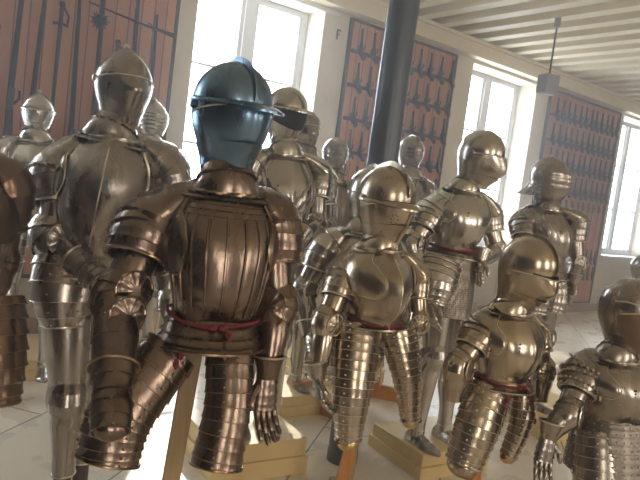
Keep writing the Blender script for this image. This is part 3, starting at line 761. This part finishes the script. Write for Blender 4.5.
def mk_musket():
    r = wt('musket', 0, 0)
    m = MB(); m.bar([V((0, 0, .0)), V((0, 0, .95))], [.017, .012], 8); m.build('barrel', M_DARK, r)
    m = MB(); m.bar([V((.0, .01, .75)), V((0, .01, .0)), V((.006, .005, -.10)), V((.012, 0, -.22)), V((.018, 0, -.42))], [.014, .020, .022, .028, .04], 8); m.build('stock', M_STOCK, r)
    m = MB(); m.box(V((0, -.02, -.02)), V((1, 0, 0)), V((0, 1, 0)), V((0, 0, 1)), .018, .008, .07); m.bar([V((.02, -.02, -.05)), V((.05, -.02, -.01)), V((.045, -.02, .04))], .009, 6); m.build('lock', M_DARK, r)
    return r
def copy_tree(o, parent=None):
    c = o.copy(); COL.objects.link(c)
    if parent is not None: c.parent = parent
    for ch in list(o.children): copy_tree(ch, c)
    return c
proto = {}
def hang(kind, s_, z, label, cat, group, tilt=0, sc=1, jit=.012):
    mk = {'pistol': mk_pistol, 'sword': mk_sword, 'musket': mk_musket}[kind]
    if kind not in proto: o = proto[kind] = mk()
    else: o = copy_tree(proto[kind])
    o.location = W(s_ + random.uniform(-jit, jit), z, DW - (.125 if kind == 'musket' else .085)); o.scale = (sc,) * 3
    o.rotation_euler = (Matrix((UW, NW, V((0, 0, 1)))).transposed() @ Matrix.Rotation(tilt + random.uniform(-.04, .04), 3, 'Y')).to_euler()
    tag(o, label, cat, group); return o
CNT = ['first', 'second', 'third', 'fourth', 'fifth', 'sixth', 'seventh', 'eighth', 'ninth', 'tenth', 'eleventh', 'twelfth', 'thirteenth']
ORD = ['top', 'second', 'third', 'fourth', 'fifth', 'sixth']
for bi, (a, b, rows, n, nm) in enumerate(((4.62, 6.18, (3.24, 2.86, 2.48, 2.10), 9, 'board behind iron column'), (8.66, 10.52, (3.22, 2.84, 2.46, 2.08), 12, 'board between right windows'))):
    for ri, z in enumerate(rows):
        for i in range(n):
            hang('pistol', a + (b - a) * i / (n - 1), z, 'dark pistol, %s from left, %s row, %s' % (CNT[i], ORD[ri], nm), 'pistol', 'pistols in the %s row, %s' % (ORD[ri], nm), 0, 1.1)
    for i in range(n):
        hang('sword', a + (b - a) * i / (n - 1), 1.76, 'dark sword, %s from left, hanging below pistols, %s' % (CNT[i], nm), 'sword', 'swords on the ' + nm, 0, .85)
for ri, z in enumerate((.97, .68)):
    for i in range(9):
        hang('pistol', 9.3 + 1.2 * i / 8, z, 'dark pistol, %s from left, %s row near the bottom of right-hand board' % (CNT[i], 'upper' if ri == 0 else 'lowest'), 'pistol', 'low pistols, %s row' % ('upper' if ri == 0 else 'lowest'), 0, .8)
for i in range(13):
    s_ = .22 + i * .165
    if i % 3 == 1: hang('sword', s_, 2.45 + .2 * (i % 2), 'dark long sword, %s from left among long arms on left board' % CNT[i], 'sword', 'swords on the left board', 0, 1.25)
    else: hang('musket', s_, 1.75 + .25 * (i % 2), 'dark upright musket, %s from left among long arms on left board' % CNT[i], 'musket', 'upright muskets on the left board', 0, 1.25)
for q, (s_, z, tl, lb) in enumerate(((1.55, 2.98, radians(72), 'dark musket laid slanting across the top of the left board'), (2.05, 2.78, radians(-82), 'dark musket laid crosswise beside the spiked ball, left board'))):
    o = hang('musket', s_, z, lb, 'musket', None, tl, .55)
    if 'group' in o: del o['group']
    o.location = W(s_, z, DW - .23 - .06 * q)
mc = empty('spiked_mace', W(1.60, 2.70, DW - .40)); mc.rotation_euler = Matrix((UW, NW, V((0, 0, 1)))).transposed().to_euler(); tag(mc, 'round black spiked mace head hanging high on the left board', 'mace')
m = MB(); m.ball(V((0, 0, 0)), .058, 16); m.build('ball', M_DARK, mc)
m = MB()
for i in range(26):
    zz = 1 - 2 * (i + .5) / 26; rr2 = sqrt(1 - zz * zz); th = i * 2.4; d = V((rr2 * cos(th), rr2 * sin(th), zz)); m.bar([d * .05, d * .082], [.010, .001], 6)
m.build('spike', M_DARK, mc)
m = MB(); m.bar([V((0, 0, .05)), V((.0, 0, .5))], .012, 8); m.bar([V((0, 0, .3)), V((.0, .12, .3))], .008, 6); m.build('shaft', M_STOCK, mc)

# ---- plinths
def plinth(cx, cy, hx, hy, h, label, rz=32, tiers=2):
    r = empty('display_plinth', (cx, cy, 0), radians(rz)); tag(r, label, 'plinth')
    X, Y, Z = V((1, 0, 0)), V((0, 1, 0)), V((0, 0, 1)); g = .015
    m = MB(); m.box(V((0, 0, h * .25)), X, Y, Z, hx + g, hy + g, h * .25); m.build('lower_step', M_PLINTH, r, 20)
    m = MB(); m.box(V((0, 0, h * .75)), X, Y, Z, hx, hy, h * .25); m.build('upper_step', M_PLINTH, r, 20)
    for o in r.children:
        bv = o.modifiers.new('bevel', 'BEVEL'); bv.width = .004; bv.segments = 2
    return r
# thin veiling haze, a little larger than the room
HZ = bpy.data.materials.new('veiling haze'); HZ.use_nodes = True; nt = HZ.node_tree; nt.nodes.clear()  # scattering volume added to lift the blacks into a pale veil
o_ = nt.nodes.new('ShaderNodeOutputMaterial'); vs_ = nt.nodes.new('ShaderNodeVolumeScatter'); vs_.inputs['Density'].default_value = .055; vs_.inputs['Anisotropy'].default_value = .45
nt.links.new(vs_.outputs[0], o_.inputs['Volume'])
m = MB(); wallbox(m, S0 - .2, S1 + .2, -.3, ZT + .3, BACK - .6, 6.6); tag(oriented(m, 'haze', HZ), 'faint bright added haze filling the air of the whole hall', 'haze', kind='stuff')
#PLINTHS
plinth(-.30, 3.46, .27, .27, .20, 'cream two-step plinth on the floor behind the dark fluted armour')
plinth(.84, 3.80, .26, .24, .15, 'cream two-step plinth left of the fan-legged pair of steel feet')
plinth(1.95, 4.75, .36, .28, .13, 'cream plinth at the right, partly hidden by the small armours')
plinth(-2.10, 4.45, .30, .30, .14, 'cream plinth at the far left under steel shoes')
plinth(-.76, 2.26, .20, .24, .14, 'cream plinth at the bottom left corner under black stand legs')
plinth(-1.42, 4.6, .28, .28, .14, 'cream plinth behind the tall left armour')
plinth(.12, 5.25, .28, .28, .14, 'cream plinth farthest back, behind the sword bearer')
plinth(-.04, 4.45, .22, .22, .14, 'cream plinth behind the armour with diamond-ribbed breast')

def brace(p, q, label, z=.05):
    a, b = at(*p), at(*q); a.z = b.z = 0
    r = empty('wooden_floor_brace', (a + b) / 2); tag(r, label, 'wooden brace'); d = (b - a).normalized(); y_ = V((-d.y, d.x, 0)); h = (b - a).length / 2
    m = MB(); m.box(V((0, 0, z)), d, y_, V((0, 0, 1)), h, .028, z - .002); m.build('beam', M_POSTO, r, 20)
    m = MB(); m.box(V((0, 0, 2 * z + .045)), y_, d, V((0, 0, 1)), .10, .03, .045); m.build('block', M_POSTO, r, 20)
brace((268, 392, 4.75), (338, 424, 4.35), 'orange pine beam on the floor between the dark armour and the comb helmet armour')
brace((352, 380, 5.0), (402, 398, 4.9), 'orange pine beam on the floor behind the gap between gold-toned thigh plates')
brace((66, 408, 3.9), (106, 388, 4.2), 'orange pine beam on the floor behind the tall left armour')
suit('tall grey armour with pointed helmet, second from the left edge', (90, 248, 2.35), (114, 130, 2.35), 18, 1.0, .92, 'grey', .14,
     arms={'l': dict(sh=(63, 170, .0), el=(54, 236, -.06), wr=(82, 264, -.12), k=1.05, ck=1.25, bellcuff=.10, fan=.8), 'r': dict(sh=(160, 165, .12), el=(172, 235, .2), wr=(165, 290, .15), wing=False)},
     tass={'l': dict(hip=(72, 262, -.03), knee=(64, 325, -.06), r=(.135, .118, .080), n=5, step=.04, ra=[-1.0, -2.0]), 'r': dict(hip=(112, 270, .05), knee=(100, 320, .1), r=(.12, .11, .09), n=5)},
     legs={'l': dict(hip=(68, 318, -.04), knee=(68, 398, -.05), ankle=(63, 472, -.02), foot=False, k=1.05), 'r': dict(hip=(95, 315, .15), knee=(88, 390, .18), ankle=(82, 460, .2), foot=False)},
     head=dict(p=(120, 124, 0), kind='pointed', vis='beak', size=.285, az=38, knob=True, vtop=.60), keel=.042, fauld=.10, belt=False, rope=True, paul=1.25)
suit('dark fluted armour with flare-tinted blue peaked helmet, largest and nearest in front', (213, 316, 1.92), (226, 182, 1.92), 16, 1.0, .92, 'brown', .0,
     arms={'l': dict(sh=(156, 223, .0), wi=.40, wt=.36, el=(117, 298, -.12), wr=(113, 378, -.28), k=1.06, ck=1.02, bellcuff=.15, double=True, wd=(.55, -1, 0), fan=1.0, fl=.06), 'r': dict(sh=(270, 217, .08), el=(276, 304, .06), wr=(267, 378, .0), tip=(262, 440, .0), k=.92, ck=1.1, wd=(-.6, -1, .0), fan=1.15, wide=(.9, .4, 0), curl=.35, thumb=1)},
     tass={'l': dict(hip=(172, 350, -.03), knee=(108, 460, -.14), r=(.090, .096, .086), n=10, step=.035, bow=(-.05, -.02, -.02), red=True, ra=[-1.2, -2.9]), 'r': dict(hip=(230, 345, -.02), knee=(216, 465, -.08), r=(.075, .070, .075), n=10, step=.035, red=True, ra=[-1.9])},
     head=dict(p=(226, 168, 0), kind='skull', vis='flat', size=.325, az=38, st='flare_tinted', brim=.075, vtop=.56, squash=1.0, comb=.011), keel=.0, flutes=9, bell=.02, fauld=.085, paul=1.2, post=dict(top=(194, 350, .03), bot=(140, 640, .03), w=.026))
suit('brown etched armour cut by the left edge of the photo', (-58, 298, 2.0), (-46, 146, 2.0), 12, 1.1, 1.0, 'russet', .0,
     arms={'l': {}, 'r': dict(sh=(8, 182, .06), el=(0, 262, .14), wr=(-12, 310, .05), hand=False, k=.85)},
     tass={'r': dict(hip=(-8, 300, -.03), knee=(-4, 402, -.05), r=(.09, .08, .062), n=8, ra=[-1.2, -2.0]), 'l': dict(hip=(-60, 300, -.03), knee=(-65, 402, -.05), r=(.09, .085, .065), n=8)},
     head=dict(kind='skull', vis='beak', size=.30), keel=.01, post=dict(top=(-40, 330, 0)))
suit('small grey armour with knobbed helmet standing far left at the back', (37, 206, 4.0), (36, 136, 4.0), 15, 1.0, .95, 'bright', .14,
     arms={'l': {}, 'r': {}}, tass={'l': {}, 'r': {}} and {'l': dict(r=(.1, .095, .08), n=5), 'r': dict(r=(.1, .095, .08), n=5)}, legs={'l': {}, 'r': {}},
     head=dict(p=(36, 134, 0), kind='pointed', vis='flat', size=.27, brim=.03, knob=True, az=25), belt=False, detail=False)
suit('ridged-visor armour half hidden behind the tall grey one', (144, 205, 4.2), (150, 142, 4.2), 15, 1.0, .95, 'bright', .14,
     arms={'l': {}, 'r': {}}, tass={'l': dict(r=(.1, .095, .08), n=5), 'r': dict(r=(.1, .095, .08), n=5)}, legs={'l': {}, 'r': {}},
     head=dict(p=(151, 140, 0), kind='pointed', vis='sallet', ridges=6, size=.27, knob=True, az=30), belt=False, detail=False)
suit('steel armour with diamond-ribbed breast and open dark-faced peaked helmet', (278, 240, 3.5), (284, 148, 3.5), 22, 1.0, .95, 'bright', .20,
     arms={'l': dict(sh=(250, 165, -.1), wr=(245, 280, -.1)), 'r': dict(sh=(318, 172, .15), el=(316, 222, .12), wr=(298, 240, -.12), tip=(288, 262, -.2))},
     tass={'l': dict(r=(.11, .1, .085), n=6), 'r': dict(r=(.11, .1, .085), n=6)}, legs={'l': dict(ankle=(240, 430, 0)), 'r': dict(ankle=(262, 425, .05))},
     head=dict(p=(283, 142, 0), kind='skull', open_=True, brim=.045, size=.31, az=35), rib=1, keel=.01, belt=False)
suit('steel armour mostly hidden behind the peaked open helmet', (296, 240, 4.4), (303, 152, 4.4), 25, 1.0, .92, 'grey', .14,
     arms={'l': {}, 'r': {}}, tass={'l': dict(r=(.1, .095, .08), n=5), 'r': dict(r=(.1, .095, .08), n=5)}, legs={'l': {}, 'r': {}},
     head=dict(p=(303, 150, 0), kind='skull', vis='snout', size=.28, az=35), belt=False, detail=False)
suit('narrow steel armour with slotted visor in front of the middle board', (326, 240, 5.1), (332, 176, 5.1), 18, 1.0, .9, 'grey', .14,
     arms={'l': {}, 'r': {}}, tass={'l': dict(r=(.1, .095, .08), n=5), 'r': dict(r=(.1, .095, .08), n=5)}, legs={'l': {}, 'r': {}},
     head=dict(p=(333, 172, 0), kind='skull', vis='sallet', ridges=5, size=.285, az=22), belt=False, detail=False)
suit('steel armour directly behind the gold-faced comb helmet', (348, 308, 3.15), (362, 226, 3.15), 18, .95, .95, 'bright', .0,
     arms={'l': {}, 'r': {}}, tass={'l': dict(r=(.1, .095, .08), n=6), 'r': dict(r=(.1, .095, .08), n=6)},
     head=dict(p=(366, 228, 0), kind='skull', vis='beak', size=.31, az=30, comb=.015), belt=False, post=dict(top=(366, 350, 0.0)))
suit('steel armour with comb helmet and gold-toned visor before the column', (374, 320, 2.75), (380, 242, 2.75), 24, .92, .92, 'gold', .0,
     arms={'l': dict(sh=(347, 271, .0), wi=.18, wt=.34, el=(326, 322, -.08), wr=(317, 378, -.12), tip=(321, 418, -.12), hst='grey', k=.98, wd=(.4, -1, 0)), 'r': dict(sh=(415, 274, .12), el=(419, 322, .1), wr=(406, 345, .24), k=.85, hand=False)},
     tass={'l': dict(hip=(360, 324, -.02), knee=(348, 440, -.08), r=(.120, .100, .060), n=15, step=.03, cop='g', ra=[-2.4]), 'r': dict(hip=(396, 326, .05), knee=(410, 420, .05), r=(.100, .076, .046), n=14, step=.03, cop='g')},
     head=dict(p=(381, 240, 0), kind='skull', vis='flat', size=.33, az=38, comb=.016, brim=.03, vtop=.52, bz=.53, engr=True, vmat=ST['gold']), keel=.05, fauld=.02,
     post=dict(top=(374, 360, .05), bot=(322, 560, .05), w=.022, orange=True))
suit('small helmet and shoulders seen behind the column', (404, 240, 5.2), (408, 172, 5.2), 18, 1.0, .9, 'grey', .14,
     arms={'l': {}, 'r': {}}, tass={'l': dict(r=(.1, .095, .08), n=5), 'r': dict(r=(.1, .095, .08), n=5)}, legs={'l': {}, 'r': {}},
     head=dict(p=(408, 170, 0), kind='skull', vis='sallet', ridges=4, size=.285, az=30, comb=.01), belt=False, detail=False)
suit('bright armour with mail skirt and beaked helmet, standing on a plinth before the middle window', (452, 248, 3.75), (464, 186, 3.75), 32, 1.0, 1.02, 'bright', .15,
     arms={'l': dict(sh=(431, 212, -.05), el=(412, 244, -.12), wr=(428, 300, -.2), tip=(432, 335, -.22), k=1.08), 'r': dict(sh=(486, 212, .2), el=(496, 250, .2), wr=(480, 262, -.05), tip=(474, 285, -.1))},
     tass={'l': dict(hip=(440, 262, -.1), knee=(430, 302, -.14), r=(.14, .13, .10), n=8, step=.04)},
     legs={'l': dict(hip=(438, 300, -.03), knee=(433, 355, -.05), ankle=(420, 408, -.02), toe=(452, 442, -.25), k=1.05), 'r': dict(hip=(462, 300, .1), knee=(452, 362, .08), ankle=(448, 400, .1), toe=(476, 428, -.1), k=1.05)},
     head=dict(p=(470, 184, 0), kind='skull', vis='snout', size=.335, az=62, tilt=-14), mail=(.05, .40), keel=.01, fauld=.05)
suit('darker armour with ridged sallet helmet in front of the right board', (545, 262, 4.6), (544, 205, 4.6), 40, 1.0, 1.0, 'grey', .13,
     arms={'l': dict(sh=(524, 222, -.05)), 'r': dict(sh=(573, 220, .1), el=(576, 262, .1), wr=(573, 284, .0), tip=(568, 306, 0))},
     tass={'l': dict(r=(.12, .11, .09), n=6), 'r': dict(r=(.12, .11, .09), n=6)}, legs={'l': {}, 'r': {}},
     head=dict(p=(546, 202, 0), kind='skull', vis='sallet', tail=.08, ridges=4, size=.335, az=55, knob=True), belt=False, detail=False)
suit('small boy-sized armour with big round helmet and red ties', (500, 378, 2.65), (510, 305, 2.65), 30, .86, .95, 'gold', .0,
     arms={'l': dict(sh=(483, 330, -.03), el=(458, 366, -.1), wr=(454, 400, -.08), tip=(456, 425, -.08), wing=True, k=1.0, hand=False), 'r': dict(sh=(533, 331, .12), el=(543, 370, .12), wr=(541, 402, .1), tip=(546, 430, .1), k=.9, hand=False)},
     tass={'l': dict(hip=(490, 388, -.03), knee=(464, 462, -.08), r=(.118, .112, .090), n=10, step=.035, red=True, cop='s', ra=[-2.6, -1.0]), 'r': dict(hip=(524, 394, .06), knee=(508, 455, .06), r=(.07, .06, .045), n=8, step=.05, red=True, cop='g')},
     head=dict(p=(513, 301, 0), kind='skull', vis='snout', size=.295, az=42, tilt=-18, vmat=ST['gold'], comb=.008, vtop=.58), keel=.015, fauld=.03, post=dict(top=(484, 400, .05), bot=(466, 540, .05), w=.024, orange=True))
suit('riveted armour with domed helmet at the right edge of the photo', (610, 416, 2.6), (614, 352, 2.6), 32, .88, 1.0, 'grey', .0,
     arms={'l': dict(sh=(586, 372, -.02), el=(567, 412, -.1), wr=(548, 438, -.14), tip=(538, 484, -.14), k=1.0, wide=(.8, -.4, .2), thumb=-1, curl=.3, hst='grey'), 'r': dict(sh=(648, 372, .15))},
     tass={'l': dict(hip=(600, 430, -.03), knee=(596, 520, -.05), r=(.12, .12, .10), n=10, step=.03, ra=[-1.2, -1.6, -2.0, -2.6]), 'r': dict(hip=(640, 430, .03), knee=(640, 520, .05), r=(.12, .12, .10), n=10)},
     head=dict(p=(625, 349, 0), kind='skull', vis='flat', size=.30, az=50, scallop=1, vtop=.60, vmat=ST['russet'], st='grey'), belt=False, riv=True, mail=(.0, .22), scale_mail=True, post=dict(top=(610, 440, .05)), keel=.02)
suit('tiny distant armour at the right edge near the right window', (640, 322, 6.2), (640, 282, 6.2), 20, 1.0, .9, 'grey', .14,
     arms={'l': {}, 'r': {}}, tass={'l': dict(r=(.1, .095, .08), n=5), 'r': dict(r=(.1, .095, .08), n=5)}, legs={'l': {}, 'r': {}},
     head=dict(p=(640, 281, 0), kind='skull', vis='flat', size=.27, az=30), belt=False, detail=False)

# long sword with gilt hilt standing beside the diamond-ribbed armour
g0 = at(297, 254, 3.24); sw = empty('long_sword', (g0.x, g0.y, g0.z)); tag(sw, 'long sword with gilt crossguard held upright beside the diamond-ribbed armour', 'sword')
m = MB(); m.loft([[V((-.018 * k, 0, z)), V((0, -.005 * k, z)), V((.018 * k, 0, z)), V((0, .005 * k, z))] for z, k in ((.0, 1), (-.75, .8), (-.92, .1))], True, True, True); m.build('blade', ST['bright'], sw)
m = MB(); m.bar([V((-.085, 0, -.004)), V((0, 0, .004)), V((.085, 0, -.004))], [.009, .008, .009], 8); m.build('crossguard', M_BRASS, sw)
m = MB(); m.bar([V((0, 0, .004)), V((0, 0, .06)), V((0, 0, .12))], [.012, .015, .011], 10); m.build('grip', M_LEATH, sw)
m = MB(); m.ball(V((0, 0, .138)), .024, 12); m.build('pommel', M_BRASS, sw)
